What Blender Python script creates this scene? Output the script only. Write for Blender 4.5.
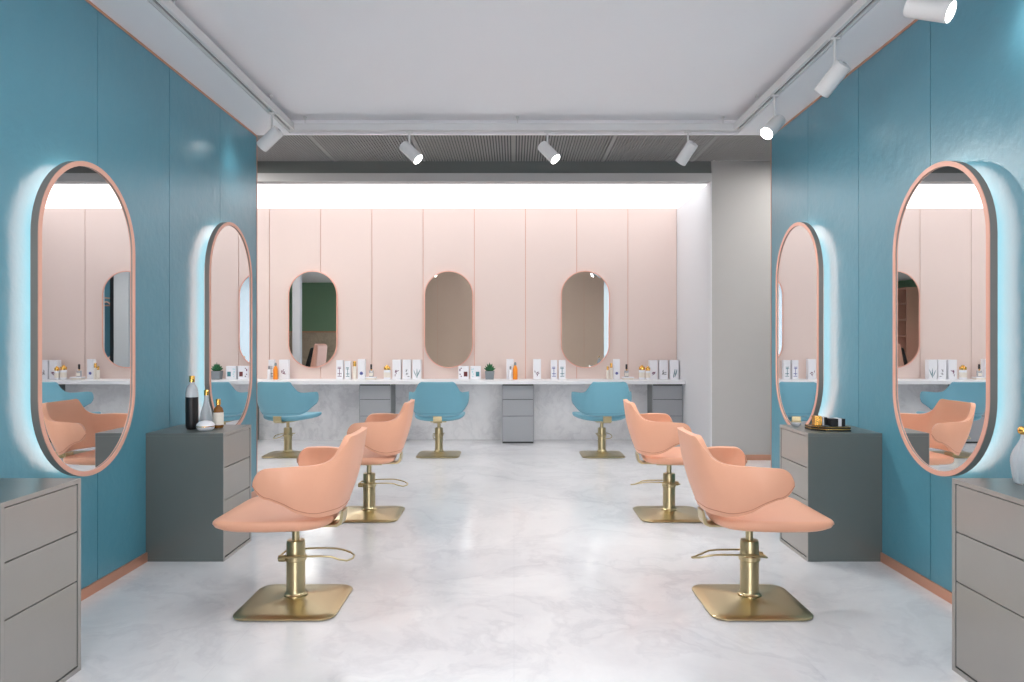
import bpy, math, random
from mathutils import Vector, Matrix
PI = math.pi
random.seed(7)
scn = bpy.context.scene
for o in list(bpy.data.objects): bpy.data.objects.remove(o)
col = scn.collection

# ------------------------------------------------------------------ camera, world, exposure
cam_d = bpy.data.cameras.new('camera'); cam = bpy.data.objects.new('camera', cam_d); col.objects.link(cam)
cam_d.sensor_width = 36; cam_d.lens = 720 / 1024 * 36
cam_d.shift_x = -2 / 1024; cam_d.shift_y = 1 / 1024
cam_d.clip_start = 0.05
cam.location = (0, 0, 1.3); cam.rotation_euler = (PI / 2, 0, 0)
scn.camera = cam
w = bpy.data.worlds.new('world'); scn.world = w; w.use_nodes = True
w.node_tree.nodes['Background'].inputs[0].default_value = (0.93, 0.95, 1, 1)
w.node_tree.nodes['Background'].inputs[1].default_value = 7.0
vs = scn.view_settings
vs.view_transform = 'Standard'; vs.look = 'None'; vs.gamma = 1; vs.use_curve_mapping = False
vs.exposure = 0.32
L_PANEL = 1.9      # added fill panels above the shop floor
L_ALCOVE = 1.15     # luminous ceiling of the alcove
L_HALO = 3.2      # led strips behind the wall mirrors
L_SIDE = 8.5       # added fill panels of the neighbouring rooms
L_LENS = 12.0
L_SPOT = 45.0      # watts of each track spotlight

# ------------------------------------------------------------------ materials
def srgb(r, g, b):
    f = lambda c: (c / 255 / 12.92) if c / 255 <= 0.04045 else ((c / 255 + 0.055) / 1.055) ** 2.4
    return (f(r), f(g), f(b), 1)
def mat(name, c, rough=0.5, metal=0.0, var=0.0, vscale=6.0, bump=0.0, bscale=40.0, emit=0.0, trans=0.0, rvar=0.0, ior=1.45, coat=0.0, stretch=None):
    m = bpy.data.materials.new(name); m.use_nodes = True
    nt = m.node_tree; n = nt.nodes; l = nt.links; p = n['Principled BSDF']
    p.inputs['Base Color'].default_value = c; p.inputs['Roughness'].default_value = rough
    p.inputs['Metallic'].default_value = metal; p.inputs['IOR'].default_value = ior
    p.inputs['Transmission Weight'].default_value = trans; p.inputs['Coat Weight'].default_value = coat
    if emit:
        p.inputs['Emission Color'].default_value = c; p.inputs['Emission Strength'].default_value = emit
    tc = n.new('ShaderNodeTexCoord'); mp = n.new('ShaderNodeMapping'); l.new(tc.outputs['Object'], mp.inputs[0])
    if stretch: mp.inputs['Scale'].default_value = stretch
    if var or rvar:
        nz = n.new('ShaderNodeTexNoise'); nz.inputs['Scale'].default_value = vscale; nz.inputs['Detail'].default_value = 6
        nz.inputs['Roughness'].default_value = 0.6
        l.new(mp.outputs[0], nz.inputs['Vector'])
        if var:
            mx = n.new('ShaderNodeMix'); mx.data_type = 'RGBA'
            mx.inputs[6].default_value = tuple(x * (1 - var) for x in c[:3]) + (1,)
            mx.inputs[7].default_value = tuple(min(1, x * (1 + var)) for x in c[:3]) + (1,)
            l.new(nz.outputs['Fac'], mx.inputs[0]); l.new(mx.outputs[2], p.inputs['Base Color'])
        if rvar:
            mr = n.new('ShaderNodeMapRange'); mr.inputs[1].default_value = 7.0; mr.inputs[2].default_value = 0.7
            mr.inputs[3].default_value = max(0, rough - rvar); mr.inputs[4].default_value = rough + rvar
            l.new(nz.outputs['Fac'], mr.inputs[0]); l.new(mr.outputs[0], p.inputs['Roughness'])
    if bump:
        nb = n.new('ShaderNodeTexNoise'); nb.inputs['Scale'].default_value = bscale; nb.inputs['Detail'].default_value = 4
        l.new(mp.outputs[0], nb.inputs['Vector'])
        b = n.new('ShaderNodeBump'); b.inputs['Strength'].default_value = bump; b.inputs['Distance'].default_value = 0.01
        l.new(nb.outputs['Fac'], b.inputs['Height']); l.new(b.outputs[0], p.inputs['Normal'])
    return m
def marble(name, base, vein, rough, scale=1.0, grid=0.0, amount=1.0):
    m = bpy.data.materials.new(name); m.use_nodes = True
    nt = m.node_tree; n = nt.nodes; l = nt.links; p = n['Principled BSDF']
    p.inputs['Roughness'].default_value = rough
    tc = n.new('ShaderNodeTexCoord'); mp = n.new('ShaderNodeMapping'); mp.inputs['Scale'].default_value = (scale, scale, scale)
    mp.inputs['Rotation'].default_value = (0.3, 0.4, 0.6)
    l.new(tc.outputs['Object'], mp.inputs[0])
    wn = n.new('ShaderNodeTexNoise'); wn.inputs['Scale'].default_value = 1.1; wn.inputs['Detail'].default_value = 5
    l.new(mp.outputs[0], wn.inputs['Vector'])
    sc = n.new('ShaderNodeVectorMath'); sc.operation = 'SCALE'; sc.inputs['Scale'].default_value = 1.6
    l.new(wn.outputs['Color'], sc.inputs[0])
    ad = n.new('ShaderNodeVectorMath'); ad.operation = 'ADD'; l.new(mp.outputs[0], ad.inputs[0]); l.new(sc.outputs[0], ad.inputs[1])
    v1 = n.new('ShaderNodeTexNoise'); v1.inputs['Scale'].default_value = 1.5; v1.inputs['Detail'].default_value = 8; v1.inputs['Roughness'].default_value = 0.62
    l.new(ad.outputs[0], v1.inputs['Vector'])
    # vein = where the noise crosses 0.5
    sb = n.new('ShaderNodeMath'); sb.operation = 'SUBTRACT'; sb.inputs[1].default_value = 0.5; l.new(v1.outputs['Fac'], sb.inputs[0])
    ab = n.new('ShaderNodeMath'); ab.operation = 'ABSOLUTE'; l.new(sb.outputs[0], ab.inputs[0])
    mr = n.new('ShaderNodeMapRange'); mr.inputs[1].default_value = 0.0; mr.inputs[2].default_value = 0.045; mr.inputs[3].default_value = 0.55 * amount; mr.inputs[4].default_value = 0
    l.new(ab.outputs[0], mr.inputs[0])
    cl = n.new('ShaderNodeTexNoise'); cl.inputs['Scale'].default_value = 0.9; cl.inputs['Detail'].default_value = 7; cl.inputs['Roughness'].default_value = 0.65
    l.new(ad.outputs[0], cl.inputs['Vector'])
    mr2 = n.new('ShaderNodeMapRange'); mr2.inputs[1].default_value = 0.42; mr2.inputs[2].default_value = 0.75; mr2.inputs[3].default_value = 0; mr2.inputs[4].default_value = 0.8 * amount
    l.new(cl.outputs['Fac'], mr2.inputs[0])
    mu = n.new('ShaderNodeMath'); mu.operation = 'MULTIPLY'; l.new(mr.outputs[0], mu.inputs[0]); l.new(cl.outputs['Fac'], mu.inputs[1])
    sm = n.new('ShaderNodeMath'); sm.operation = 'ADD'; sm.use_clamp = True; l.new(mu.outputs[0], sm.inputs[0]); l.new(mr2.outputs[0], sm.inputs[1])
    mx = n.new('ShaderNodeMix'); mx.data_type = 'RGBA'; mx.inputs[6].default_value = base; mx.inputs[7].default_value = vein
    l.new(sm.outputs[0], mx.inputs[0])
    out = mx.outputs[2]
    if grid:
        bk = n.new('ShaderNodeTexBrick'); bk.offset = 0; bk.inputs['Scale'].default_value = 1
        bk.inputs['Brick Width'].default_value = grid; bk.inputs['Row Height'].default_value = grid
        bk.inputs['Mortar Size'].default_value = 0.0016; bk.inputs['Mortar Smooth'].default_value = 0
        bk.inputs['Mortar'].default_value = (0.93, 0.93, 0.94, 1); bk.inputs['Color1'].default_value = (1, 1, 1, 1); bk.inputs['Color2'].default_value = (0.985, 0.985, 0.985, 1)
        l.new(tc.outputs['Object'], bk.inputs['Vector'])
        m2 = n.new('ShaderNodeMix'); m2.data_type = 'RGBA'; m2.blend_type = 'MULTIPLY'; m2.inputs[0].default_value = 1
        l.new(out, m2.inputs[6]); l.new(bk.outputs['Color'], m2.inputs[7]); out = m2.outputs[2]
    l.new(out, p.inputs['Base Color'])
    return m

M = dict(
    blue=mat('blue lacquer panels', (0.078, 0.275, 0.365, 1), 0.22, var=0.06, vscale=4, bump=0.30, bscale=14, rvar=0.08, ior=1.7),
    peach=mat('peach panels', (0.80, 0.65, 0.595, 1), 0.5, var=0.015, vscale=2),
    peach_dim=mat('tan panels', (0.64, 0.48, 0.36, 1), 0.5, var=0.03, vscale=2),  # peach panels darkened in colour for the weaker light on the rear wall
    copper=mat('copper trim', (0.68, 0.35, 0.24, 1), 0.35, metal=0.6, var=0.05),
    rose=mat('rose frame lacquer', (0.80, 0.43, 0.33, 1), 0.4, metal=0.1),
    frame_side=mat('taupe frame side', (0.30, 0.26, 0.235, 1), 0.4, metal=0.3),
    mirror=mat('mirror glass', (0.86, 0.87, 0.88, 1), 0.008, metal=1.0),
    white=mat('white paint', (0.74, 0.74, 0.76, 1), 0.55, var=0.012, vscale=1.5),
    ceiling=mat('ceiling paint', (0.92, 0.91, 0.935, 1), 0.45, var=0.01, vscale=1),
    pillar=mat('warm grey plaster', (0.46, 0.445, 0.435, 1), 0.6, var=0.03, vscale=3),
    header=mat('dark grey header', (0.19, 0.20, 0.195, 1), 0.6, var=0.03),
    header_lip=mat('grey lip', (0.55, 0.54, 0.54, 1), 0.5),
    slat=mat('ribbed ceiling slats', (0.34, 0.335, 0.33, 1), 0.5),
    slat_back=mat('ribbed ceiling backing', (0.10, 0.11, 0.11, 1), 0.7),
    grey=mat('grey cabinet lacquer', (0.125, 0.145, 0.14, 1), 0.28, ior=1.6, var=0.05, vscale=5, bump=0.02, bscale=25),
    grey_back=mat('pale grey drawer lacquer', (0.36, 0.375, 0.40, 1), 0.4, var=0.02),
    face=mat('warm grey drawer fronts', (0.33, 0.315, 0.295, 1), 0.28, ior=1.6, var=0.05, vscale=5, bump=0.02, bscale=25),
    gap=mat('dark shadow gap', (0.03, 0.03, 0.032, 1), 0.7),
    floor=marble('polished white marble floor', (0.81, 0.81, 0.83, 1), (0.58, 0.58, 0.62, 1), 0.13, 0.85, grid=1.2, amount=.95),
    marble_wall=marble('grey marble cladding', (0.90, 0.90, 0.92, 1), (0.52, 0.52, 0.56, 1), 0.3, 1.1, amount=0.75),
    stone=marble('brown stone wainscot', (0.55, 0.45, 0.33, 1), (0.30, 0.25, 0.19, 1), 0.4, 1.5),
    counter=mat('white counter', (0.84, 0.84, 0.86, 1), 0.3),
    orange=mat('peach leather', (0.86, 0.44, 0.29, 1), 0.42, var=0.03, vscale=5, bump=0.03, bscale=160),
    orange_seam=mat('peach piping', (0.62, 0.26, 0.16, 1), 0.5),
    teal=mat('sky blue leather', (0.17, 0.41, 0.52, 1), 0.42, var=0.03, vscale=5, bump=0.03, bscale=160),
    teal_seam=mat('blue piping', (0.10, 0.27, 0.36, 1), 0.5),
    black=mat('black leather', (0.015, 0.015, 0.017, 1), 0.35),
    brass=mat('brushed brass', (0.56, 0.47, 0.28, 1), 0.30, metal=1.0, var=0.02, vscale=3),
    gold=mat('polished gold', (0.85, 0.50, 0.13, 1), 0.2, metal=1.0, var=0.05),
    steel=mat('grey metal', (0.45, 0.45, 0.46, 1), 0.35, metal=1.0),
    fixture=mat('white fixture metal', (0.72, 0.71, 0.71, 1), 0.4, var=0.01),
    green=mat('green wall paint', (0.20, 0.34, 0.21, 1), 0.5, var=0.03),
    tealwall=mat('teal wall paint', (0.08, 0.24, 0.31, 1), 0.4, var=0.05),
    glass=mat('clear glass', (0.95, 0.97, 0.98, 1), 0.02, trans=1.0),
    frost=mat('frosted white glass', (0.85, 0.87, 0.90, 1), 0.12, trans=0.55),
    amber=mat('amber glass', (0.35, 0.14, 0.03, 1), 0.1, trans=0.4),
    whitebox=mat('white carton', (0.86, 0.86, 0.90, 1), 0.45, var=0.01),
    cream=mat('cream label', (0.82, 0.76, 0.68, 1), 0.5, var=0.03),
    orangeb=mat('orange plastic', (0.95, 0.30, 0.02, 1), 0.3),
    ink_plum=mat('plum print', (0.20, 0.07, 0.14, 1), 0.6), ink_blue=mat('indigo print', (0.10, 0.12, 0.38, 1), 0.6),
    ink_teal=mat('teal print', (0.06, 0.22, 0.26, 1), 0.6), ink_grey=mat('grey print', (0.25, 0.25, 0.27, 1), 0.6),
    pale_teal=mat('pale turquoise print', (0.45, 0.75, 0.78, 1), 0.6), maroon=mat('maroon print', (0.16, 0.03, 0.03, 1), 0.5),
    pot=mat('grey clay pot', (0.24, 0.27, 0.29, 1), 0.6, var=0.05, vscale=30), leaf=mat('succulent leaf', (0.03, 0.16, 0.06, 1), 0.4, var=0.25, vscale=60),
    soil=mat('soil', (0.05, 0.035, 0.025, 1), 0.9, var=0.2, vscale=80),
    e_alcove=mat('luminous alcove ceiling', (0.97, 0.98, 1.0, 1), 0.5, emit=L_ALCOVE),
    e_panel=mat('luminous diffuser', (1.0, 0.985, 0.97, 1), 0.5, emit=L_PANEL),
    e_side=mat('luminous side diffuser', (1.0, 0.97, 0.93, 1), 0.5, emit=L_SIDE),
    e_halo=mat('led strip', (1.0, 0.72, 0.64, 1), 0.5, emit=L_HALO),
    e_lens=mat('lit spotlight lens', (1.0, 0.98, 0.95, 1), 0.5, emit=L_LENS),
)

# ------------------------------------------------------------------ mesh building
class MB:
    def __init__(s): s.v = []; s.f = []; s.m = []; s.cur = 0
    def add(s, vs, fs):
        b = len(s.v); s.v += [tuple(v) for v in vs]
        for f in fs: s.f.append(tuple(b + i for i in f)); s.m.append(s.cur)
        return s
    def box(s, x0, x1, y0, y1, z0, z1):
        if x0 > x1: x0, x1 = x1, x0
        if y0 > y1: y0, y1 = y1, y0
        v = [(x, y, z) for z in (z0, z1) for y in (y0, y1) for x in (x0, x1)]
        return s.add(v, [(0, 2, 3, 1), (4, 5, 7, 6), (0, 1, 5, 4), (2, 6, 7, 3), (0, 4, 6, 2), (1, 3, 7, 5)])
    def lathe(s, prof, n=28, c=(0, 0, 0), mtx=None):
        vs = []
        for r, z in prof:
            for k in range(n):
                a = 2 * PI * k / n; vs.append(Vector((r * math.cos(a), r * math.sin(a), z)))
        if mtx is not None: vs = [mtx @ v for v in vs]
        vs = [v + Vector(c) for v in vs]
        fs = []
        for i in range(len(prof) - 1):
            for k in range(n):
                k2 = (k + 1) % n; fs.append((i * n + k, i * n + k2, (i + 1) * n + k2, (i + 1) * n + k))
        fs.append(tuple(reversed(range(n)))); fs.append(tuple((len(prof) - 1) * n + k for k in range(n)))
        return s.add(vs, fs)
    def cyl(s, a, b, r, n=20, r2=None):
        a = Vector(a); b = Vector(b); d = b - a; q = d.to_track_quat('Z', 'Y').to_matrix()
        return s.lathe([(r, 0), (r if r2 is None else r2, d.length)], n, a, q)
    def tube(s, pts, r, n=10, closed=False):
        pts = [Vector(p) for p in pts]; N = len(pts); vs = []; up = None
        for i, p in enumerate(pts):
            if closed: t = pts[(i + 1) % N] - pts[i - 1]
            else: t = pts[min(i + 1, N - 1)] - pts[max(i - 1, 0)]
            t.normalize()
            if up is None:
                up = Vector((0, 0, 1)) if abs(t.z) < 0.9 else Vector((1, 0, 0))
            sx = t.cross(up).normalized(); up = sx.cross(t).normalized()
            for k in range(n):
                a = 2 * PI * k / n; vs.append(p + sx * math.cos(a) * r + up * math.sin(a) * r)
        fs = []
        for i in range(N if closed else N - 1):
            j = (i + 1) % N
            for k in range(n):
                k2 = (k + 1) % n; fs.append((i * n + k, i * n + k2, j * n + k2, j * n + k))
        if not closed: fs.append(tuple(reversed(range(n)))); fs.append(tuple((N - 1) * n + k for k in range(n)))
        return s.add(vs, fs)
    def prism(s, loop, f0, f1):    # loop of 2d points, f(p)->3d for bottom and top
        n = len(loop); vs = [f0(p) for p in loop] + [f1(p) for p in loop]
        return s.add(vs, [tuple(reversed(range(n))), tuple(range(n, 2 * n))] + [(i, (i + 1) % n, n + (i + 1) % n, n + i) for i in range(n)])
    def ring(s, lo, li, f0, f1):   # tube between outer and inner loops
        n = len(lo); vs = [f0(p) for p in lo] + [f1(p) for p in lo] + [f1(p) for p in li] + [f0(p) for p in li]
        fs = []
        for i in range(n):
            j = (i + 1) % n
            for q in range(4):
                r = (q + 1) % 4; fs.append((q * n + i, q * n + j, r * n + j, r * n + i))
        return s.add(vs, fs)
    def build(s, name, m, parent=None, smooth=None, bevel=0, loc=None):
        me = bpy.data.meshes.new(name); me.from_pydata(s.v, [], s.f)
        ms = m if isinstance(m, (list, tuple)) else [m]
        for x in ms: me.materials.append(x)
        me.polygons.foreach_set('material_index', s.m)
        import bmesh
        bm = bmesh.new(); bm.from_mesh(me); bmesh.ops.recalc_face_normals(bm, faces=bm.faces); bm.to_mesh(me); bm.free()
        if smooth:
            me.shade_smooth()
            me.set_sharp_from_angle(angle=math.radians(smooth))
        o = bpy.data.objects.new(name, me); col.objects.link(o)
        if loc: o.location = loc
        if parent: o.parent = parent
        if bevel:
            b = o.modifiers.new('bevel', 'BEVEL'); b.width = bevel; b.segments = 2; b.limit_method = 'ANGLE'
        return o
def thing(name, label, cat, loc=(0, 0, 0), rz=0, group=None):
    o = bpy.data.objects.new(name, None); col.objects.link(o); o.location = loc; o.rotation_euler = (0, 0, rz)
    o['label'] = label; o['category'] = cat
    if group: o['group'] = group
    return o
def tag(o, label, cat, group=None):
    o['label'] = label; o['category'] = cat
    if group: o['group'] = group
    return o
def struct(name, mb, m, parent=None, **k):
    o = mb.build(name, m, parent, **k)
    if parent is None: o['kind'] = 'structure'
    return o
def dup(root, loc, rz, label, group=None):
    def cp(o, par):
        c = o.copy(); col.objects.link(c)
        if par: c.parent = par
        for ch in [x for x in bpy.data.objects if x.parent == o]: cp(ch, c)
        return c
    r = cp(root, None); r.location = loc; r.rotation_euler = (0, 0, rz); r['label'] = label
    if group: r['group'] = group
    return r
def stadium(w, h, n=24, inset=0.0):
    r = w / 2; pts = []
    for k in range(n + 1):
        a = PI * k / n; pts.append(((r - inset) * math.cos(a), h / 2 - r + (r - inset) * math.sin(a)))
    for k in range(n + 1):
        a = PI + PI * k / n; pts.append(((r - inset) * math.cos(a), -(h / 2 - r) + (r - inset) * math.sin(a)))
    return pts

# ------------------------------------------------------------------ dimensions
W = 2.18; YE = 6.10; YN = 1.65; YB = 9.60; YH = 7.93; ZW = 3.045; ZC = 3.165; ZA = 3.07; ZR = 3.29
XL, XR, YR = -7.6, 6.4, -3.5; PT = 0.12

# ------------------------------------------------------------------ setting
struct('floor', MB().box(XL - .1, XR + .1, YR - .1, YB + .15, -0.1, 0), M['floor'])
YU, ZU = .2, 3.65      # taller bay behind the viewer
struct('ceiling', MB().box(XL - .1, -3.2, YR - .1, YU, ZC, ZC + .25).box(3.2, XR + .1, YR - .1, YU, ZC, ZC + .25).box(XL - .1, XR + .1, YU, YE, ZC, ZC + 0.25), M['ceiling'])
struct('ceiling_rear', MB().box(-3.3, 3.3, YR - .1, YU + .1, ZU, ZU + .1).box(-3.3, 3.3, YU, YU + .1, ZC, ZU).box(-3.3, -3.2, YR - .1, YU, ZC, ZU).box(3.2, 3.3, YR - .1, YU, ZC, ZU), M['ceiling'])
# dropped soffit along the blue walls and across the end of the aisle
for sx, nm in ((-1, 'trim_1'), (1, 'trim_2')):
    struct(nm, MB().box(sx * 1.88, sx * (W + PT + .02), YN, YE, ZW + 0.006, ZC), M['ceiling'])
struct('trim_3', MB().box(-1.88, 1.88, YE - 0.05, YE, ZW + 0.006, ZC), M['ceiling'])
# blue panelled walls
seams = [5.34 + 0.785 * 0, 4.555, 3.77, 2.985, 2.2]
def blue_wall(sx, nm, tr, bb):
    e = [YE - .004] + seams + [YN]
    mb = MB(); mb.cur = 1; mb.box(sx * (W + .012), sx * (W + PT), YN, YE - .004, 0, ZW); mb.cur = 0
    for a, b in zip(e[:-1], e[1:]):
        mb.box(sx * W, sx * (W + .014), b + .0025, a - (.0025 if a != e[0] else 0), 0.0, ZW - 0.001)
        mb.box(sx * (W + PT - .002), sx * (W + PT + .012), b + .0025, a - .0025, 0.0, ZW - 0.001)
    struct(nm, mb, [M['blue'], M['gap']])
    t = MB().box(sx * (W - .003), sx * (W + PT + .012), YE - .003, YE + .006, 0, ZW)
    t.box(sx * (W - .005), sx * (W + .012), YN, YE + .006, ZW - .009, ZW + .004)
    struct(tr, t, M['copper'])
    struct(bb, MB().box(sx * (W - .012), sx * W, YN, YE, 0.0, 0.055), M['copper'], bevel=.002)
blue_wall(-1, 'wall_left', 'trim_4', 'baseboard_left'); blue_wall(1, 'wall_right', 'trim_5', 'baseboard_right')
# ribbed ceiling between the blue walls and the alcove
rb = MB(); rb.cur = 1; rb.box(XL, XR, YE, YH + .02, ZR + .022, ZR + .2); rb.cur = 0
x = -4.9
while x < 4.9:
    if abs(((x + 0.98 * 6 + .014) % 0.98) - 0.0) > 0.0: rb.box(x, x + 0.016, YE, YH - .0, ZR, ZR + .024)
    x += 0.029
for k in range(-5, 6): rb.box(k * .98 - .02, k * .98 + .012, YE, YH, ZR - .003, ZR + .024)
struct('ceiling_ribbed', rb, [M['slat'], M['slat_back']])
struct('trim_6', MB().box(XL, XR, YE - .001, YE + .02, ZC, ZR + .2), M['header'])
# header above the alcove
XA = -4.8
hd = MB().box(XA, W + .02, YH + .04, YH + .2, 3.155, ZR + .2); struct('trim_7', hd, M['header'])
struct('trim_8', MB().box(XA, W, YH, YH + .14, ZA, 3.16), M['header_lip'])
# pillars beside the alcove
struct('wall_pillar_right', MB().box(W, XR + .1, YH, YB + .1, 0, ZR + .01), M['pillar'])
struct('wall_pillar_left', MB().box(XL - .1, XA, YH, YB + .1, 0, ZR + .01), M['pillar'])
struct('wall_alcove_right', MB().box(W - .012, W + .001, YH + .001, YB, 0, ZA), M['white'])
struct('wall_alcove_left', MB().box(XA - .001, XA + .012, YH + .001, YB, 0, ZA), M['white'])
struct('baseboard_back', MB().box(W, XR, YH - .012, YH, 0, .06).box(XL, XA, YH - .012, YH, 0, .06), M['copper'])
# luminous alcove ceiling
struct('ceiling_alcove', MB().box(XA, W, YH + .14, YB + .1, ZA + .012, ZA + .1), M['e_alcove'])
# peach panelled back wall
pw = MB(); pw.cur = 1; pw.box(XA, W, YB, YB + .12, 0, ZA + .1); pw.cur = 0
ss = [XA] + [-1.893 + .682 * k for k in range(-4, 7) if XA < -1.893 + .682 * k < W] + [W - .012]
for a, b in zip(ss[:-1], ss[1:]): pw.box(a + .004, b - .004, YB - .012, YB + .01, .80, ZA + .01)
struct('wall_back', pw, [M['peach'], M['copper']])
struct('wall_back_cladding', MB().box(XA, W - .012, YB - .02, YB + .001, 0, .765), M['marble_wall'])
# rear wall behind the viewer, with a window added as a fill source, and the neighbouring rooms: seen only in the mirrors
WX0, WX1, WZ = -1.15, .8, 3.3
pw = MB(); pw.cur = 1; pw.box(-3.2, WX0, YR - .1, YR - .01, 0, ZU).box(WX1, 3.2, YR - .1, YR - .01, 0, ZU).box(WX0, WX1, YR - .1, YR - .01, WZ, ZU); pw.cur = 0
for a, b in ((-3.2, -2.4), (-2.4, WX0), (WX1, 2.2), (2.2, 3.2)): pw.box(a + .003, b - .003, YR - .02, YR, 0, ZU)
pw.box(WX0, WX1, YR - .02, YR, WZ, ZU)
struct('wall_rear', pw, [M['peach_dim'], M['copper']])
wf = MB()
for x in (WX0, -.5, .15, WX1 - .05): wf.box(x, x + .05, YR - .08, YR - .03, 0, WZ)
wf.box(WX0, WX1, YR - .08, YR - .03, 0, .08).box(WX0, WX1, YR - .08, YR - .03, WZ - .05, WZ)
struct('window_1', wf, M['frame_side'])  # unseen window, added to let daylight fill the aisle
pl = bpy.data.lights.new('window_portal', 'AREA'); pl.shape = 'RECTANGLE'; pl.size = WX1 - WX0; pl.size_y = WZ; pl.cycles.is_portal = True
po = bpy.data.objects.new('window_portal', pl); col.objects.link(po); po.location = ((WX0 + WX1) / 2, YR - .05, WZ / 2); po.rotation_euler = (PI / 2, 0, 0)
g = MB(); g.box(XL - .1, -3.2, YR - .1, YR, 1.62, ZC).box(XL - .1, XL, YR, YH, 1.62, ZR + .02); struct('wall_green', g, M['green'])
g = MB(); g.box(XL - .1, -3.2, YR - .1, YR + .01, 0, 1.6).box(XL - .1, XL + .01, YR, YH, 0, 1.6); struct('wall_green_wainscot', g, M['stone'])
struct('trim_9', MB().box(XL, -3.2, YR, YR + .02, 1.6, 1.64).box(XL, XL + .02, YR, YH, 1.6, 1.64), M['copper'])
struct('wall_teal', MB().box(3.2, XR + .1, YR - .1, YR, 0, ZC).box(XR, XR + .1, YR, YH, 0, ZR + .02), M['tealwall'])
struct('trim_10', MB().box(XR - .02, XR, YR, YH, 2.43, 2.46).box(3.2, XR, YR, YR + .02, 2.43, 2.46), M['copper'])
struct('wall_column_left', MB().box(-4.76, -4.6, 3.5, 3.66, 0, ZC), M['white'])
struct('wall_column_right', MB().box(4.08, 4.4, 3.5, 3.66, 0, ZC), M['white'])
struct('trim_11', MB().box(4.4, 4.47, 3.48, 3.68, 0, ZC), M['black'])

# ------------------------------------------------------------------ added ceiling fill panels, unseen (above, outside the frame)
def ceiling_light(x, y, wx, wy, label, e, group=None):
    t = thing('ceiling_light', label, 'ceiling light', (x, y, ZC), 0, group)
    lo = [(-wx/2, -wy/2), (wx/2, -wy/2), (wx/2, wy/2), (-wx/2, wy/2)]; q = .03
    li = [(-wx/2 + q, -wy/2 + q), (wx/2 - q, -wy/2 + q), (wx/2 - q, wy/2 - q), (-wx/2 + q, wy/2 - q)]
    MB().ring(lo, li, lambda p: (p[0], p[1], -.035), lambda p: (p[0], p[1], 0)).build('frame', M['fixture'], t)
    MB().box(-wx/2 + q, wx/2 - q, -wy/2 + q, wy/2 - q, -.028, -.002).build('diffuser', e, t)
ceiling_light(0, 2.75, 2.3, 1.9, 'large luminous panel in the ceiling over the aisle', M['e_panel'])
ceiling_light(0, .75, 2.3, .9, 'shallow luminous panel in the ceiling above the shop entrance end', M['e_panel'])
def ceil_at(z, *a):
    global ZC
    k = ZC; ZC = z; ceiling_light(*a); ZC = k
ceil_at(ZR - .003, -3.5, 7.0, 1.4, 1.2, 'luminous panel in the ribbed ceiling, left of the blue wall end', M['e_side'])
ceil_at(ZR - .003, 3.5, 7.0, 1.4, 1.2, 'luminous panel in the ribbed ceiling, right of the blue wall end', M['e_side'])
ceiling_light(-4.9, 1.3, 1.2, 1.2, 'square luminous panel over the green-walled room', M['e_side'])
ceiling_light(-4.3, 5.0, .9, .9, 'small luminous panel behind the left blue wall', M['e_side'])
ceiling_light(4.3, 0, 1.2, 1.2, 'square luminous panel over the teal-walled room', M['e_side'])
ceiling_light(4.0, 5.0, .9, .9, 'small luminous panel behind the right blue wall', M['e_side'])

# ------------------------------------------------------------------ track rails and spotlights
def rail(label, a, b, rods):
    a = Vector(a); b = Vector(b); d = (b - a).normalized(); L = (b - a).length
    t = thing('track_rail', label, 'track rail', tuple(a), math.atan2(d.y, d.x), 'white lighting rails under the ceiling')
    h = .055; wd = .03
    r = MB().box(0, L, -wd, -.008, 0, h).box(0, L, .008, wd, 0, h).box(0, L, -.009, .009, .02, h)
    r.build('rail', M['fixture'], t)
    MB().box(.02, L - .02, -.0079, .0079, .012, .0201).build('slot', M['gap'], t)
    for q in rods:
        MB().cyl((q, 0, h - .002), (q, 0, ZC - ZW - .006), .004, 8).cyl((q, 0, ZC - ZW - .012), (q, 0, ZC - ZW - .001), .014, 12).build('rod', M['fixture'], t, smooth=40)
ZT = ZW + .001
rail('long white track rail along the left blue wall', (-1.84, 1.7, ZT), (-1.84, 5.93, ZT), (.5, 2.2, 3.75))
rail('long white track rail along the right blue wall', (1.84, 1.7, ZT), (1.84, 5.93, ZT), (.5, 2.2, 3.75))
rail('white track rail across the far end of the aisle ceiling', (-1.87, 5.96, ZT), (1.87, 5.96, ZT), (.14, 1.9, 3.6))
def spot(x, y, aim, stem, label, en=1.0):
    t = thing('track_spotlight', label, 'spotlight', (x, y, ZT), 0, 'white spotlights on the ceiling rails')
    MB().box(-.03, .03, -.012, .012, -.012, .0).build('adaptor', M['fixture'], t, bevel=.002)
    MB().cyl((0, 0, -.01), (0, 0, -stem), .008, 12).build('stem', M['fixture'], t, smooth=40)
    a = Vector(aim).normalized(); q = a.to_track_quat('Z', 'Y').to_matrix(); c = Vector((0, 0, -stem)) + a * .02
    prof = [(.030, -.100), (.046, -.094), (.048, -.088), (.048, .092), (.045, .094), (.043, .082), (.0, .082)]
    h = MB().lathe(prof[:-1], 32, c, q).build('lamp_head', M['fixture'], t, smooth=35)
    MB().lathe([(.0425, 0), (.0425, .006)], 32, c + a * .083, q).build('lens', M['e_lens'], h)
    ld = bpy.data.lights.new('beam', 'SPOT'); ld.energy = L_SPOT * en; ld.spot_size = math.radians(100); ld.spot_blend = 1; ld.shadow_soft_size = .04; ld.color = (1, .97, .93)
    lo = bpy.data.objects.new('beam', ld); col.objects.link(lo); lo.parent = t; lo.location = c + a * .10; lo.rotation_euler = (-a).to_track_quat('Z', 'Y').to_euler()
    MB().lathe([(.012, 0), (.012, .004)], 16, c - a * .104, q).build('screw_cap', M['steel'], h)
spot(-.866, 5.96, (.62, -.22, -.62), .165, 'leftmost of the three spotlights on the far rail, its lit lens turned down right', 1.5)
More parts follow.
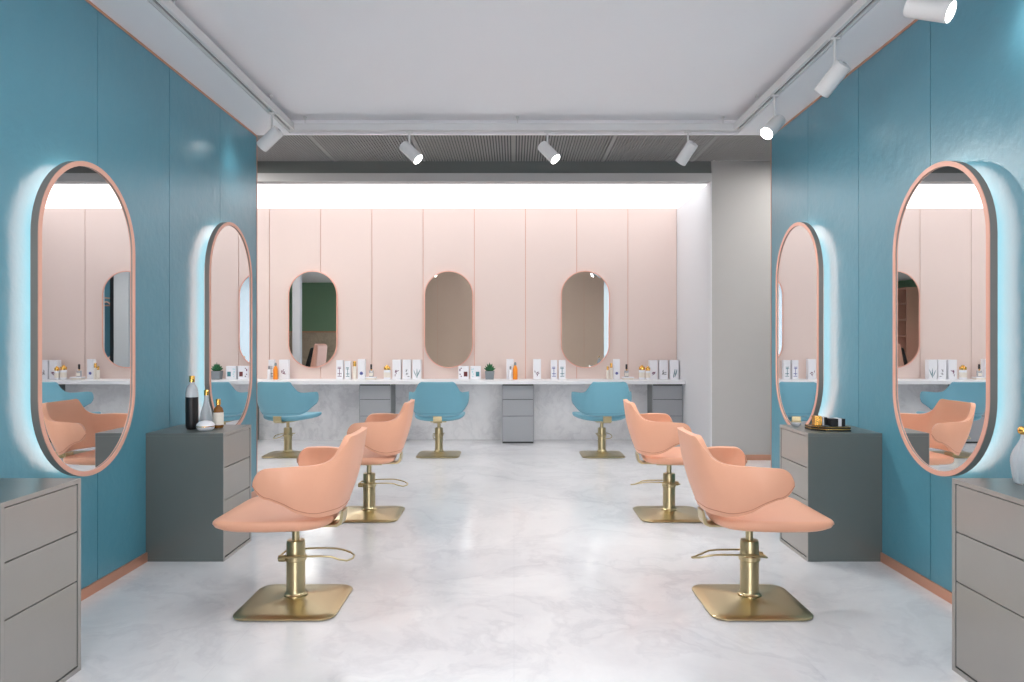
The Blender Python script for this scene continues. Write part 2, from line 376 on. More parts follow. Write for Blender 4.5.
spot(.277, 5.96, (.5, -.35, -.62), .165, 'middle spotlight on the far rail, lens just glowing', 1.5)
spot(1.44, 5.96, (-.42, .5, -.7), .165, 'rightmost of the three spotlights on the far rail, turned down left', 1.5)
spot(-1.84, 5.47, (-.75, .2, -.6), .19, 'single spotlight on the left rail, above the end of the left blue wall', .03)
spot(1.84, 5.09, (-.62, -.42, -.62), .215, 'spotlight on the right rail farthest from the viewer, lit lens turned left')
spot(1.84, 4.13, (-.45, .65, -.7), .22, 'middle spotlight on the right rail, tilted down left')
spot(1.85, 3.24, (.62, -.62, -.42), .245, 'nearest spotlight on the right rail at the top edge, big lit lens turned right', .08)

for sx_, nm in ((-1, 'left'), (1, 'right')):  # two unseen spotlights, added to brighten the cabinet fronts across the aisle
    spot(sx_ * 1.84, 2.95, (-sx_ * 3.5, 1.3, -2.4), .19, 'spotlight on the %s rail above the frame, turned across the aisle' % nm, 1.3)

# ------------------------------------------------------------------ mirrors
def mirror(label, group, cx, cy, cz, wd, ht, axis, sgn, off, thick, fw, halo, fm, gap):
    # axis 'x': on a side wall whose inward normal is sgn*x ; 'y': on back wall, inward normal -y
    t = thing('wall_mirror', label, 'mirror', (cx, cy, cz), 0, group)
    if axis == 'x': f = lambda d: (lambda p: (sgn * d, p[0], p[1]))
    else: f = lambda d: (lambda p: (p[0], -d, p[1]))
    so = stadium(wd, ht, 32); si = stadium(wd, ht, 32, fw); sm = stadium(wd, ht, 32, fw * .5); sb = stadium(wd, ht, 32, .05)
    # d measured from the wall
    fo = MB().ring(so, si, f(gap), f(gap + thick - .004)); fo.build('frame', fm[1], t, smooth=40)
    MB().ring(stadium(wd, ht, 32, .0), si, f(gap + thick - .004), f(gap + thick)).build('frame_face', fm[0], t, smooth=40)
    MB().prism(si, f(gap + .004), f(gap + thick - .008)).build('glass', M['mirror'], t)
    if halo:
        MB().prism(stadium(wd, ht, 32, .12), f(.0), f(gap + .004)).build('mounting_box', M['fixture'], t)
        MB().ring(stadium(wd, ht, 32, .022), stadium(wd, ht, 32, .110), f(gap - .004), f(gap + .001)).build('led_strip', M['e_halo'], t)
    return t
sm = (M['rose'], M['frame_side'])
for sx, nm in ((-1, 'left'), (1, 'right')):
    mirror('large backlit oval mirror on the %s blue wall, nearer the viewer, reflecting a peach chair' % nm, None, sx * W, 3.57, 1.413, .81, 1.545, 'x', -sx, 0, .036, .024, True, sm, .054)
    mirror('backlit oval mirror at the far end of the %s blue wall, behind a grey chest' % nm, None, sx * W, 5.35, 1.413, .81, 1.545, 'x', -sx, 0, .036, .024, True, sm, .054)
bf = (M['rose'], M['rose'])
for X, lb in ((-2.673, 'small copper-rimmed oval mirror on the peach wall, leftmost, reflecting a green wall'), (-.867, 'middle of the three small oval mirrors on the peach wall, over the middle blue chair'), (.947, 'small oval mirror on the peach wall, rightmost, reflecting a spotlight')):
    mirror(lb, None, X, YB - .012, 1.6, .65, 1.29, 'y', 1, 0, .035, .011, False, bf, .0)
# a lit mirror on the teal wall, seen only by reflection
mirror('tall backlit oval mirror on the teal wall of the right-hand room', None, XR, .55, 1.6, .6, 1.5, 'x', -1, 0, .036, .03, True, sm, .054)

# ------------------------------------------------------------------ chests of drawers along the blue walls
def chest(sx, y0, y1, label):
    # drawer faces look towards the aisle
    xf = 1.718 if sx < 0 else 1.738; H = .76; t = thing('drawer_cabinet', label, 'drawer cabinet', (sx * xf, (y0 + y1) / 2, 0), 0, 'grey three-drawer cabinets against the blue walls')
    hy = (y1 - y0) / 2; D = sx * (W - .001 - xf); fr = .018
    b = MB()
    e_ = sx * .003
    b.box(e_, D, -hy, hy, H - fr, H).box(e_, D, -hy, hy, 0, fr).box(e_, D, -hy, -hy + fr, fr, H - fr).box(e_, D, hy - fr, hy, fr, H - fr)
    MB().ring([(-hy, 0), (hy, 0), (hy, H), (-hy, H)], [(-hy + fr, fr), (hy - fr, fr), (hy - fr, H - fr), (-hy + fr, H - fr)], lambda p: (0, p[0], p[1]), lambda p: (e_, p[0], p[1])).build('face_frame', M['face'], t)
    b.box(sx * .03, D, -hy + fr, hy - fr, fr, H - fr)
    b.build('body', M['grey'], t, bevel=.0015)
    MB().box(sx * .024, sx * .031, -hy + fr, hy - fr, fr, H - fr).build('recess', M['gap'], t)
    for z0, z1 in ((.555, .738), (.36, .55), (.024, .355)):
        MB().box(sx * .003, sx * .025, -hy + fr + .004, hy - fr - .004, z0, z1).build('drawer', M['face'], t, bevel=.0015)
chest(-1, 4.26, 4.71, 'grey three-drawer cabinet on the left holding a black bottle and a white dish')
chest(-1, 2.41, 2.857, 'grey drawer cabinet cut off by the left edge, bare top')
chest(1, 4.26, 4.71, 'grey three-drawer cabinet on the right carrying a black and gold tray')
chest(1, 2.41, 2.857, 'grey drawer cabinet at the right edge with a ribbed decanter on top')

# ------------------------------------------------------------------ counter and drawer units of the alcove
YF = 9.12; ZCn = .812
tag(MB().box(XA + .012, W - .012, YF, YB - .0121, ZCn - .048, ZCn).build('counter', M['counter'], bevel=.003), 'long white counter running along the peach back wall', 'counter')
def unit(x0, x1, label):
    yf = 9.23; H = ZCn - .048; t = thing('drawer_unit', label, 'drawer unit', ((x0 + x1) / 2, yf, 0), 0, 'pale grey drawer units under the white counter')
    h = (x1 - x0) / 2
    MB().box(-h, h, .018, YB - .0201 - yf, 0, H).build('body', M['grey'], t)
    MB().box(-h + .004, h - .004, .014, .018, .004, H - .004).build('recess', M['gap'], t)
    zs = [.02, .35, .562, H - .02]
    for a, b in zip(zs[:-1], zs[1:]): MB().box(-h + .012, h - .012, 0, .015, a + .003, b - .003).build('drawer', M['grey_back'], t, bevel=.001)
    MB().box(-h, -h + .009, 0, .018, 0, H).build('side_panel', M['grey_back'], t); MB().box(h - .009, h, 0, .018, 0, H).build('side_panel', M['grey_back'], t)
unit(-1.985, -1.577, 'grey drawer unit under the counter, left, partly behind a peach chair')
unit(-.154, .257, 'grey drawer unit under the middle of the counter, in full view')
unit(1.775, 2.167, 'grey drawer unit under the right end of the counter, by the white side wall')
unit(-3.8, -3.39, 'grey drawer unit under the counter, hidden behind the left blue wall')

# ------------------------------------------------------------------ salon chairs
def cr(P, t):
    # catmull-rom through (key, vec) list
    ks = [p[0] for p in P]; i = 0
    while i < len(P) - 2 and t > ks[i + 1]: i += 1
    p1, p2 = Vector(P[i][1]), Vector(P[i + 1][1]); k1, k2 = ks[i], ks[i + 1]
    if i > 0: p0, k0 = Vector(P[i - 1][1]), ks[i - 1]
    else: p0, k0 = Vector((P[1][1][0], -P[1][1][1], P[1][1][2])), -P[1][0]
    if i < len(P) - 2: p3, k3 = Vector(P[i + 2][1]), ks[i + 2]
    else: p3, k3 = p2 + (p2 - p1), k2 + (k2 - k1)
    m1 = (p2 - p0) / (k2 - k0) * (k2 - k1); m2 = (p3 - p1) / (k3 - k1) * (k2 - k1)
    s = (t - k1) / (k2 - k1); s2 = s * s; s3 = s2 * s
    return p1 * (2*s3 - 3*s2 + 1) + m1 * (s3 - 2*s2 + s) + p2 * (-2*s3 + 3*s2) + m2 * (s3 - s2)
BOT = [(0, (.228, 0, .482)), (.25, (.212, .13, .482)), (.42, (.155, .215, .488)), (.6, (.085, .268, .518)), (.75, (.028, .300, .563)), (.86, (-.025, .315, .589))]
TOP = [(0, (.315, 0, .855)), (.22, (.312, .13, .855)), (.33, (.300, .188, .852)), (.385, (.280, .212, .812)), (.44, (.242, .234, .757)), (.52, (.185, .264, .734)), (.7, (.07, .312, .732)), (.86, (-.025, .328, .728))]
def shell_pt(u, v):
    s = 1 if u >= 0 else -1; a = abs(u)
    if a > .86:
        th = (a - .86) / .14 * PI / 2; q = max(.08, math.cos(th)); sx_ = math.sin(th) * .062
        b = Vector((-.025 - sx_, .3215 - .0065 * q, .6585 - .0695 * q)); t = Vector((-.025 - sx_, .3215 + .0065 * q, .6585 + .0695 * q))
    else: b = cr(BOT, a); t = cr(TOP, a)
    p = b.lerp(t, v)
    bul = math.sin(PI * v) * .018
    n = Vector((math.cos(min(a, .55) / .55 * PI / 2), math.sin(min(a, .55) / .55 * PI / 2), -.15))
    p = p + n * bul * min(1, (1 - a) * 4)
    return Vector((p.x, p.y * s, p.z))
def make_chair(name, label, cat, loc, rz, lm, seam, group, pedal=True):
    t = thing(name, label, cat, loc, rz, group)
    # base plate: rounded square, slightly domed
    def rsq(h, r, n=8):
        pts = []
        for cx, cy, a0 in ((h - r, h - r, 0), (-h + r, h - r, PI/2), (-h + r, -h + r, PI), (h - r, -h + r, 1.5*PI)):
            for k in range(n + 1):
                a = a0 + PI/2 * k / n; pts.append((cx + r * math.cos(a), cy + r * math.sin(a)))
        return pts
    rings = [(.236, .002, .07), (.243, .006, .075), (.243, .011, .075), (.235, .016, .07), (.20, .021, .06), (.13, .028, .05), (.07, .036, .04), (.05, .044, .03)]
    mb = MB(); vs = []; N = None
    for h, z, r in rings:
        L = rsq(h, min(r, h - .001)); N = len(L); vs += [(p[0], p[1], z) for p in L]
    fs = [(i*N + k, i*N + (k+1) % N, (i+1)*N + (k+1) % N, (i+1)*N + k) for i in range(len(rings)-1) for k in range(N)]
    fs += [tuple(reversed(range(N))), tuple((len(rings)-1)*N + k for k in range(N))]
    mb.add(vs, fs); mb.build('base_plate', M['brass'], t, smooth=50)
    MB().lathe([(.058, .034), (.058, .05), (.052, .054), (.047, .062), (.0455, .07), (.0455, .30), (.043, .315), (.03, .317)], 32).build('column', M['brass'], t, smooth=35)
    MB().cyl((0, 0, .31), (0, 0, .394), .018).build('piston', M['brass'], t, smooth=40)
    # collar and foot pedal loop (pointing to the rear, +x)
    pd = MB().lathe([(.049, .215), (.052, .219), (.052, .238), (.049, .242)], 28, (0, 0, 0)).cyl((-.075, -.03, .232), (-.04, -.03, .232), .016, 14).build('collar', M['brass'], t, smooth=35)
    path = [(-.075, -.03, .235), (-.07, -.055, .240), (-.03, -.062, .246), (.05, -.06, .25), (.14, -.056, .25), (.19, -.052, .246), (.225, -.048, .232), (.262, -.035, .222), (.285, -.012, .226), (.287, .02, .232), (.262, .045, .240), (.225, .054, .25), (.19, .056, .256), (.14, .058, .258), (.05, .06, .256), (-.03, .062, .25), (-.07, .05, .242), (-.078, .01, .236)]
    MB().tube(path, .0048, 8, closed=True).build('foot_pedal', M['brass'], t, smooth=60)
    # seat
    mb = MB(); N = 64; prof = [(0.0, 0.408, 1), (.60, 0.404, 1), (.90, 0.406, 1), (.965, 0.414, 1), (.992, 0.426, 1), (1.0, 0.438, 1), (.994, 0.447, 1), (.975, 0.454, 1), (.93, 0.459, 1), (.7, 0.464, 1), (.35, 0.466, 1), (0, 0.466, 1)]
    vs = []
    for s, z, q in prof:
        for k in range(N):
            a = 2 * PI * k / N; c, sn = math.cos(a), math.sin(a)
            ex = .28 + .42 * max(0, c) ** .7; X = math.copysign(abs(c) ** ex, c); Y = math.copysign(abs(sn) ** ex, sn)
            lx = -.060 + X * .260 - .015 * max(0, -X) * (1 - abs(Y) ** 2); hw = .298 - .055 * ((X + 1) / 2) ** 2
            frontlift = .008 * max(0, -X) ** 2 * s; side = .018 * (abs(Y) * s) ** 3
            fx = 1.0
            zz = z + frontlift + side
            if z < .431: zz += .012 * max(0, -X) ** 3 * s
            vs.append(((-.060 + (lx + .060) * s), Y * hw * s, zz))
    fs = [(i*N + k, i*N + (k+1) % N, (i+1)*N + (k+1) % N, (i+1)*N + k) for i in range(len(prof)-1) for k in range(N)]
    mb.add(vs, fs); so = mb.build('seat', lm, t, smooth=60)
    MB().box(-.12, .11, -.09, .09, .388, .406).build('seat_plate', M['brass'], t, bevel=.003)
    # shell: back and arms in one piece
    NU, NV = 84, 10; mb = MB()
    us = [math.copysign(1 - (1 - abs(q)) ** 1.0, q) for q in [-1 + 2 * i / NU for i in range(NU + 1)]]
    vs = []
    for u in us:
        for j in range(NV + 1): vs.append(shell_pt(u, j / NV))
    fs = [(i*(NV+1) + j, (i+1)*(NV+1) + j, (i+1)*(NV+1) + j + 1, i*(NV+1) + j + 1) for i in range(NU) for j in range(NV)]
    mb.add(vs, fs); bo = mb.build('backrest', lm, t, smooth=180)
    so_ = bo.modifiers.new('solid', 'SOLIDIFY'); so_.thickness = .030; so_.offset = 0; so_.use_even_offset = False
    bv = bo.modifiers.new('bevel', 'BEVEL'); bv.width = .011; bv.segments = 3; bv.limit_method = 'ANGLE'; bv.angle_limit = math.radians(50)
    # piping along the lower edge of the outside
    pts = []
    for i in range(61):
        u = -.985 + 1.97 * i / 60; p = shell_pt(u, .07 if abs(u) < .9 else .07 + (abs(u) - .9) * 2)
        du = (shell_pt(min(1, u + .01), .1) - shell_pt(max(-1, u - .01), .1)); dv = shell_pt(u, .2) - shell_pt(u, .0)
        nn = du.cross(dv)
        if nn.length > 1e-8:
            nn.normalize()
            if nn.dot(Vector((p.x + .1, p.y, 0))) < 0: nn = -nn
        pts.append(p + nn * .0155)
    MB().tube(pts, .0022, 6).build('piping', seam, bo, smooth=60)
    # bracket joining the seat to the back
    br = [(.105, .389), (.212, .390), (.236, .402), (.244, .425), (.247, .468), (.236, .470), (.230, .432), (.222, .414), (.208, .4025), (.105, .4025)]
    MB().prism(br, lambda p: (p[0], -.048, p[1]), lambda p: (p[0], .048, p[1])).build('bracket', M['brass'], t, bevel=.002)
    return t
def square_base(root):
    for ch in root.children:
        if ch.name.startswith('base_plate'): ch.rotation_euler.z = -root.rotation_euler.z
R = math.radians
gp = 'peach styling chairs beside the aisle'; gb = 'blue styling chairs at the white counter'
c0 = make_chair('salon_chair', 'peach leather salon chair on brass base, front left, facing the left wall', 'salon chair', (-1.086, 3.585, 0), R(0), M['orange'], M['orange_seam'], gp)
dup(c0, (-1.088, 5.41, 0), R(1), 'peach salon chair in the left row, farther back, beside the grey cabinet with bottles')
dup(c0, (1.172, 3.585, 0), R(180), 'peach leather salon chair on brass base, front right, facing the right wall')
dup(c0, (1.165, 5.41, 0), R(179), 'peach salon chair in the right row, farther back, near the grey pillar')
b0 = make_chair('salon_chair', 'sky blue salon chair in the middle of the counter, straight back view', 'salon chair', (-.863, 8.28, 0), R(-88), M['teal'], M['teal_seam'], gb)
dup(b0, (-2.60, 8.28, 0), R(-101), 'sky blue salon chair at the left end of the counter, half turned to the right')
dup(b0, (1.01, 8.28, 0), R(-82), 'sky blue salon chair at the right of the counter, behind a peach chair')

bpy.context.view_layer.update()
for o_ in list(bpy.data.objects):
    if o_.name.startswith('salon_chair'): square_base(o_)

# ------------------------------------------------------------------ black chair and shelf of the side room (in the mirrors)
t = thing('wash_chair', 'black cushioned chair with a tan shell, reflected in the leftmost small mirror', 'chair', (-4.86, 2.6, 0), R(8))
def slab(prof, y0, y1): return MB().prism(prof, lambda p: (p[0], y0, p[1]), lambda p: (p[0], y1, p[1]))
slab([(-.35, .30), (.30, .30), (.46, .75), (.50, 1.22), (.42, 1.28), (.40, 1.22), (.30, .70), (.2, .42), (-.38, .42)], -.30, .30).build('shell', M['rose'], t, bevel=.04)
slab([(-.34, .421), (.19, .421), (.28, .70), (.38, 1.18), (.30, 1.18), (.16, .72), (.08, .54), (-.34, .54)], -.26, .26).build('cushion', M['black'], t, bevel=.04)
slab([(.29, .95), (.20, .95), (.24, 1.12), (.33, 1.12)], -.14, .14).build('headrest', M['steel'], t, bevel=.02)
MB().lathe([(.26, 0), (.26, .02), (.05, .04), (.05, .301)], 32).build('pedestal', M['steel'], t, smooth=35)
t = thing('open_shelf', 'tall peach open shelf against the green wall, seen in the right mirror', 'shelf', (XL + .011, -2.4, 0))
MB().box(0, .35, -.55, -.52, 0, 2.9).build('side_panel', M['rose'], t); MB().box(0, .35, .52, .55, 0, 2.9).build('side_panel', M['rose'], t); MB().box(0, .35, -.015, .015, .06, 2.88).build('divider', M['rose'], t)
for z in (.03, .5, .98, 1.46, 1.94, 2.42, 2.87): MB().box(0.001, .349, -.52, -.015, z, z + .03).box(.001, .349, .015, .52, z, z + .03).build('shelf_board', M['rose'], t)

# ------------------------------------------------------------------ products on the counter
YC = 9.40; S = 720 / YC
def wx(px): return (px - 514) / S
random.seed(3)
def sprig(t, w, h, y, ink, style):
    mb = MB(); d = .0006
    def leaf(cx, cz, a, L, wd):
        q = [(0, 0), (L * .5, wd), (L, 0), (L * .5, -wd)]
        ca, sa = math.cos(a), math.sin(a)
        pp = [(cx + u * ca - v * sa, cz + u * sa + v * ca) for u, v in q]
        mb.prism(pp, lambda p: (p[0], y, p[1]), lambda p: (p[0], y - d, p[1]))
    if style == 'sprig':
        for k in range(6): leaf(random.uniform(-.25, .05) * w, random.uniform(.12, .4) * h, random.uniform(-.3, 1.9), w * .42, w * .05)
    elif style == 'tree':
        for k in range(5): leaf(random.uniform(-.2, .1) * w, .06 * h, random.uniform(1.0, 2.0), h * .5, w * .045)
    elif style == 'flower':
        for k in range(8): leaf(0, .3 * h, k * PI / 4, w * .3, w * .08)
    elif style == 'band':
        for z in (.15, .28, .55, .62): mb.box(-w * .3, w * .3 - .08 * w * (z > .5), y - d, y, h * z, h * z + h * .03)
        mb.box(-w * .06, w * .02, y - d, y, h * .2, h * .6)
    mb.build('printed_mark', ink, t)
def carton(p0, p1, top, style, ink, label, dy=0.0, depth=None):
    x0, x1 = wx(p0 + .4), wx(p1 - .4); h = (380.2 - top) / S; w = x1 - x0
    t = thing('product_box', label, 'box', ((x0 + x1) / 2, YC + dy, ZCn), 0, 'white product boxes on the counter')
    dd = depth or min(.09, w * .8)
    MB().box(-w/2, w/2, 0, dd, 0, h).build('carton', M['whitebox'], t, bevel=.0015)
    sprig(t, w, h, -.0002, M[ink], style)
    return t
def bottle(pc, r, top, kind, label, dy=0.0, base=ZCn, name='bottle'):
    h = (380.2 - top) / S; t = thing(name, label, 'bottle', (wx(pc), YC + dy, base), 0, None)
    if kind == 'orange':
        MB().lathe([(r*.9, 0), (r, .006), (r, h*.58), (r*.72, h*.72), (r*.42, h*.8), (r*.42, h*.82)], 20).build('body', M['orangeb'], t, smooth=40)
        MB().lathe([(r*.5, h*.82), (r*.5, h*.94), (r*.3, h)], 16).build('cap', M['pot'], t, smooth=40)
    elif kind == 'pump':
        MB().lathe([(r*.95, 0), (r, .004), (r, h*.68), (r*.5, h*.75)], 20).build('body', M['whitebox'], t, smooth=40)
        MB().lathe([(r*.6, h*.75), (r*.6, h*.93), (r*.4, h)], 16).build('cap', M['ink_grey'], t, smooth=40)
    elif kind == 'goldcap':
        MB().lathe([(r*.95, 0), (r, .004), (r, h*.66), (r*.7, h*.72)], 20).build('body', M['cream'], t, smooth=40)
        MB().lathe([(r*.75, h*.72), (r*.75, h*.95), (r*.65, h)], 16).build('cap', M['gold'], t, smooth=40)
    elif kind == 'jar':
        MB().lathe([(r*.95, 0), (r, .005), (r, h*.62), (r*.9, h*.68)], 24).build('body', M['whitebox'], t, smooth=40)
        MB().lathe([(r*.98, h*.68), (r*.98, h*.86), (r*.9, h*.9), (r*.5, h*.93), (r*.4, h)], 24).build('lid', M['gold'], t, smooth=40)
        MB().lathe([(r*1.01, h*.15), (r*1.01, h*.5)], 24).build('label_band', M['cream'], t, smooth=40)
    elif kind == 'perfume':
        MB().box(-r, r, -r*.7, r*.7, 0, h*.5).build('body', M['frost'], t, bevel=.003)
        MB().box(-r*.9, r*.9, -r*.7-.001, -r*.7, h*.08, h*.3).build('label_band', M['cream'], t)
        MB().lathe([(r*.3, h*.5), (r*.3, h*.62)], 16).build('neck', M['gold'], t, smooth=40)
        MB().lathe([(r*.5, h*.62), (r*.5, h*.97), (r*.42, h)], 16).build('cap', M['black'], t, smooth=40)
    return t
carton(268, 274.5, 360.5, 'band', 'ink_grey', 'narrow white box at the left end of the counter, behind an orange bottle')
carton(278.3, 288, 360.5, 'sprig', 'ink_plum', 'white box with plum sprig just right of the left orange bottle', dy=.01)
bottle(276.3, .030, 363.5, 'orange', 'orange bottle near the left end of the counter, beside the blue wall', dy=-.03)
bottle(270.3, .020, 366.5, 'pump', 'small white bottle with grey cap at the left end, in front of a box', dy=-.05)
carton(335.8, 343.4, 361, 'band', 'ink_plum', 'first white box from the left in the group right of the green-reflecting mirror')
carton(344.3, 351, 361.8, 'band', 'ink_teal', 'narrow white box with teal print, second in the group right of the left mirror')
bottle(354.6, .026, 362, 'goldcap', 'slim cream bottle with a gold cap between two white boxes')
carton(357.3, 365.3, 360, 'flower', 'ink_blue', 'white box with an indigo flower, left of a perfume tray under the panel seam')
def ptray(pc, w, label, plabel, tlx):
    t = thing('perfume_tray', label, 'tray', (wx(pc), YC - .03, ZCn)); 
    MB().box(-w/2, w/2, -.05, .05, .022, .034).build('tray_top', M['whitebox'], t, bevel=.002)
    MB().box(-w/2 + .01, w/2 - .01, -.042, .042, 0, .022).build('foot', M['cream'], t)
    b = bottle(pc + tlx, .026, 367.6, 'perfume', plabel, dy=-.03, base=ZCn + .034)
ptray(371.7, .14, 'small white tray left of the middle mirror', 'perfume bottle with a round black cap on the left white tray', 0)
bottle(387.4, .044, 366, 'jar', 'white jar with gold lid left of three boxes by the middle blue chair', dy=-.02)
carton(392, 401, 360.5, 'sprig', 'ink_plum', 'white box with plum sprig, left of three boxes beside the middle mirror')
carton(402, 411, 360.5, 'sprig', 'ink_grey', 'pale white box, middle of three beside the middle mirror', dy=.01)
carton(412, 421, 360.5, 'tree', 'ink_teal', 'white box with dark green blades, right of three beside the middle mirror')
def flatbox(p0, p1, inkA, inkB, label):
    t = carton(p0, p1, 367, 'none', 'ink_grey', label, dy=.0)
    h = (380.2 - 367) / S; w = wx(p1 - .4) - wx(p0 + .4)
    MB().box(w*.03, w*.38, -.001, 0, h*.22, h*.58).build('print_square', M[inkB], t)
    mb = MB()
    for k in range(6):
        a = random.uniform(0, 6.28); cx, cz = -w*.3 + random.uniform(-.06, .1)*w, h*random.uniform(.2, .85)
        mb.prism([(cx + w*.07*math.cos(a + q*PI/2.5), cz + w*.07*math.sin(a + q*PI/2.5)) for q in range(5)], lambda p: (p[0], -.0002, p[1]), lambda p: (p[0], -.0008 - k*.0001, p[1]))
    mb.build('print_motif', M[inkA], t)
flatbox(458, 469, 'ink_plum', 'maroon', 'low white box with plum flowers and a maroon square, under the middle mirror')
flatbox(470, 481, 'pale_teal', 'ink_teal', 'low white box with a teal square, left of the potted succulent')
t = thing('potted_succulent', 'small green succulent in a square grey pot on the counter', 'plant', (wx(489.7), YC, ZCn))
MB().add([(-.052, -.05, 0), (.052, -.05, 0), (.052, .05, 0), (-.052, .05, 0), (-.06, -.058, .11), (.06, -.058, .11), (.06, .058, .11), (-.06, .058, .11)], [(3, 2, 1, 0), (4, 5, 6, 7), (0, 1, 5, 4), (1, 2, 6, 5), (2, 3, 7, 6), (3, 0, 4, 7)]).build('pot', M['pot'], t, bevel=.003)
MB().lathe([(.048, .1101), (.045, .114)], 16).build('soil', M['soil'], t)
lf = MB()
for ring, (n, tilt, L) in enumerate(((9, 1.0, .072), (8, .65, .085), (6, .32, .10), (1, .0, .115))):
    for k in range(n):
        a = 2 * PI * k / n + ring * .4; d = Vector((math.sin(tilt) * math.cos(a), math.sin(tilt) * math.sin(a), math.cos(tilt))); q = d.to_track_quat('Z', 'Y').to_matrix()
        lf.lathe([(.006, 0), (.013, L*.3), (.011, L*.6), (.001, L)], 6, (.012*math.cos(a)*(3-ring)/2, .012*math.sin(a)*(3-ring)/2, .110), q)
lf.build('foliage', M['leaf'], t, smooth=60)
carton(506, 514, 360, 'sprig', 'ink_plum', 'white box behind the orange bottle over the middle drawer unit', dy=.02)
bottle(510.5, .019, 366.8, 'pump', 'small white bottle with grey cap left of the orange bottle at centre', dy=-.03)
bottle(515.2, .031, 363, 'orange', 'orange bottle over the middle drawer unit', dy=-.02)
carton(533, 541.3, 360, 'sprig', 'ink_plum', 'lone white box between the middle drawer unit and the right mirror')
carton(550.5, 557.5, 361, 'band', 'ink_blue', 'white box with indigo lettering, left of the pair under the right mirror')
carton(558.5, 566, 361, 'band', 'ink_teal', 'white box with teal lettering, right of the pair under the right mirror')
bottle(607.5, .018, 367, 'goldcap', 'small cream bottle, left of two right of the right mirror', dy=-.02)
bottle(611.2, .022, 364, 'goldcap', 'taller cream bottle touching the flower box, right of the right mirror')
carton(613.4, 620.4, 360, 'flower', 'ink_blue', 'white box with an indigo flower behind the right blue chair', dy=.01)
ptray(627.5, .15, 'small white tray right of the right mirror', 'perfume bottle with a round black cap on the right white tray', -1.4)
bottle(641.6, .040, 366, 'jar', 'white jar with gold lid, left of two near the right end', dy=-.03)
bottle(647.2, .030, 367, 'jar', 'smaller gold-lidded jar, against the three right-end boxes', dy=-.05)
carton(649, 658, 361, 'sprig', 'ink_plum', 'white box with plum sprig, left of three at the right end of the counter')
carton(659, 668.5, 361, 'sprig', 'ink_grey', 'pale white box, middle of three at the right end of the counter', dy=.01)
carton(669.5, 679, 361, 'tree', 'ink_teal', 'white box with dark blades, last one at the right end of the counter')

# ------------------------------------------------------------------ things on the grey cabinets
ZB = .76
t = thing('tall_bottle', 'tall bottle, black below and frosted above, with gold cap on the left cabinet', 'bottle', (-1.995, 4.46, ZB))
MB().lathe([(.028, 0), (.036, .012), (.0375, .04), (.0375, .20)], 32).build('sleeve', M['black'], t, smooth=40)
MB().lathe([(.0372, .2001), (.037, .225), (.031, .255), (.020, .275), (.0145, .282), (.0145, .292)], 32).build('shoulder', M['frost'], t, smooth=40)
MB().lathe([(.0165, .2921), (.0165, .327), (.014, .331)], 24).build('cap', M['gold'], t, smooth=40)
t = thing('glass_bottle', 'clear pear-shaped glass bottle behind the black bottle', 'bottle', (-1.965, 4.60, ZB))
MB().lathe([(.03, 0), (.040, .012), (.042, .04), (.034, .09), (.020, .14), (.014, .17), (.013, .20)], 28).build('body', M['frost'], t, smooth=50)
MB().lathe([(.015, .2001), (.015, .23), (.010, .236)], 20).build('cap', M['gold'], t, smooth=40)
t = thing('amber_bottle', 'amber bottle with a white label and gold cap beside the white dish', 'bottle', (-1.86, 4.53, ZB))
MB().lathe([(.026, 0), (.031, .008), (.031, .105), (.025, .125), (.012, .138), (.012, .145)], 28).build('body', M['amber'], t, smooth=40)
MB().lathe([(.0316, .02), (.0316, .098)], 28).build('label_band', M['cream'], t, smooth=40)
MB().lathe([(.0145, .1451), (.0145, .178), (.011, .182)], 20).build('cap', M['gold'], t, smooth=40)
t = thing('lidded_dish', 'round white lidded dish with gold rim on the left cabinet', 'dish', (-1.885, 4.40, ZB))
MB().lathe([(.035, 0), (.048, .008), (.053, .024)], 32).build('bowl', M['whitebox'], t, smooth=50)
MB().lathe([(.054, .0241), (.054, .029)], 32).build('rim', M['gold'], t, smooth=40)
MB().lathe([(.053, .0291), (.050, .042), (.036, .054), (.012, .060)], 32).build('lid', M['whitebox'], t, smooth=50)
t = thing('display_tray', 'two-tier black tray edged in gold on the right grey cabinet', 'tray', (1.925, 4.42, ZB), R(0))
def chamf(w, d, c): return [(-w/2 + c, -d/2), (w/2, -d/2), (w/2, d/2), (-w/2, d/2), (-w/2, -d/2 + c)]
for nm, w_, z0, z1, m_ in (('lower_tier', 0, .0, .012, 'black'), ('gold_band', -.008, .0121, .018, 'gold'), ('upper_tier', -.003, .0181, .030, 'black')):
    MB().prism(chamf(.27 + w_, .20 + w_, .08), lambda p: (p[0], p[1], z0), lambda p: (p[0], p[1], z1)).build(nm, M[m_], t)
t.scale = (.8, .8, .8)
MB().ring(chamf(.268, .198, .08), chamf(.258, .188, .078), lambda p: (p[0], p[1], .0301), lambda p: (p[0], p[1], .033)).build('gold_rim', M['gold'], t)
ZT2 = ZB + .0268
t = thing('gold_case', 'upright ribbed gold case at the left end of the black tray', 'case', (1.862, 4.43, ZT2)); t.scale = (.78, .78, .9)
g = MB().box(-.026, .026, -.03, .03, 0, .058)
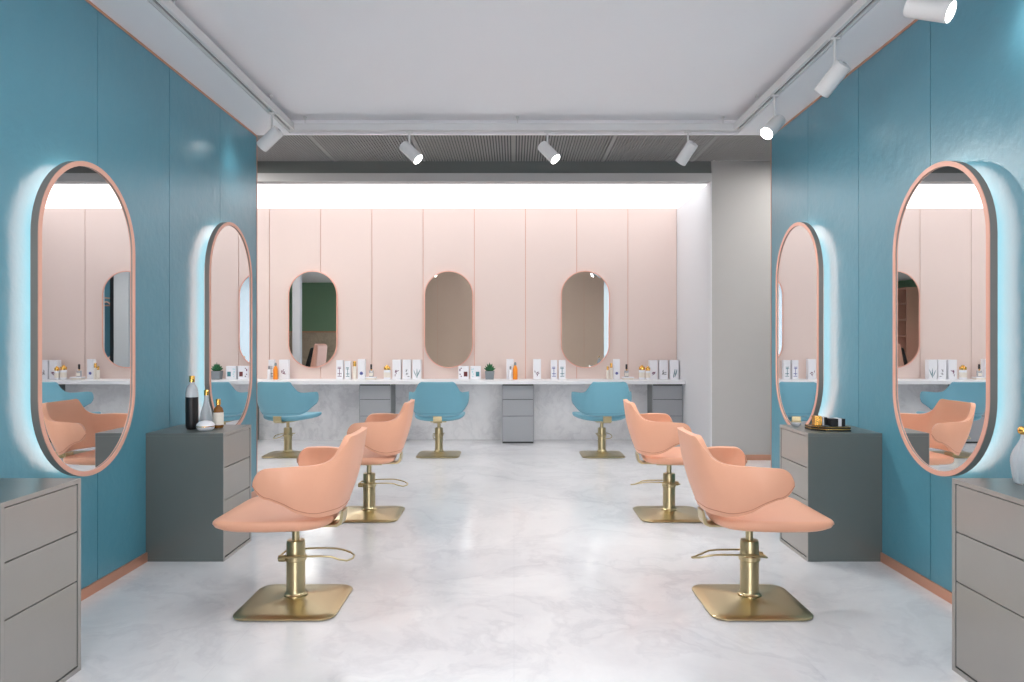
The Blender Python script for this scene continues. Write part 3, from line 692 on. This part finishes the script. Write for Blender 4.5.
for k in range(5): g.box(-.024 + k*.0115, -.018 + k*.0115, -.033, -.03, .003, .055)
g.build('body', M['gold'], t, bevel=.001); MB().box(-.027, .027, -.031, .031, .0581, .066).build('lid', M['gold'], t, bevel=.001)
t = thing('black_box', 'black box with a white ribbon, nearer the gold case on the tray', 'box', (1.905, 4.455, ZT2)); t.scale = (.7, .7, .92)
MB().box(-.031, .031, -.035, .035, 0, .054).build('body', M['black'], t, bevel=.001); MB().box(-.010, .004, -.0362, .0362, 0, .0552).build('ribbon', M['whitebox'], t)
t = thing('black_box', 'wider black box with a white ribbon at the right end of the tray', 'box', (1.972, 4.41, ZT2)); t.scale = (.78, .78, .95)
MB().box(-.055, .055, -.04, .04, 0, .048).build('body', M['black'], t, bevel=.001); MB().box(.0, .026, -.0412, .0412, 0, .0492).build('ribbon', M['whitebox'], t)
t = thing('glass_dish', 'small glass dish on the right cabinet below the mirror', 'dish', (1.80, 4.60, ZB))
MB().lathe([(.018, 0), (.028, .012), (.032, .024), (.029, .024), (.024, .012), (.014, .005)], 24).build('bowl', M['frost'], t, smooth=50)
t = thing('decanter', 'ribbed glass decanter with gold stopper on the cabinet at the right edge', 'decanter', (1.937, 2.74, ZB))
N = 48; prof = [(.024, 0), (.030, .006), (.036, .05), (.040, .085), (.0385, .105), (.030, .13), (.016, .155), (.009, .172), (.008, .188)]
vs_ = []
for i, (r, z) in enumerate(prof):
    for k in range(N):
        a = 2*PI*k/N; rr = r * (1 + (.055 if k % 4 < 2 else -.03) * (1 if 0 < i < 7 else 0)); vs_.append((rr*math.cos(a), rr*math.sin(a), z))
fs_ = [(i*N + k, i*N + (k+1) % N, (i+1)*N + (k+1) % N, (i+1)*N + k) for i in range(len(prof)-1) for k in range(N)] + [tuple(reversed(range(N))), tuple((len(prof)-1)*N + k for k in range(N))]
MB().add(vs_, fs_).build('body', M['frost'], t, smooth=60)
MB().lathe([(.009, .1881), (.016, .193), (.0185, .203), (.016, .213), (.009, .219)], 20).build('stopper', M['gold'], t, smooth=50)
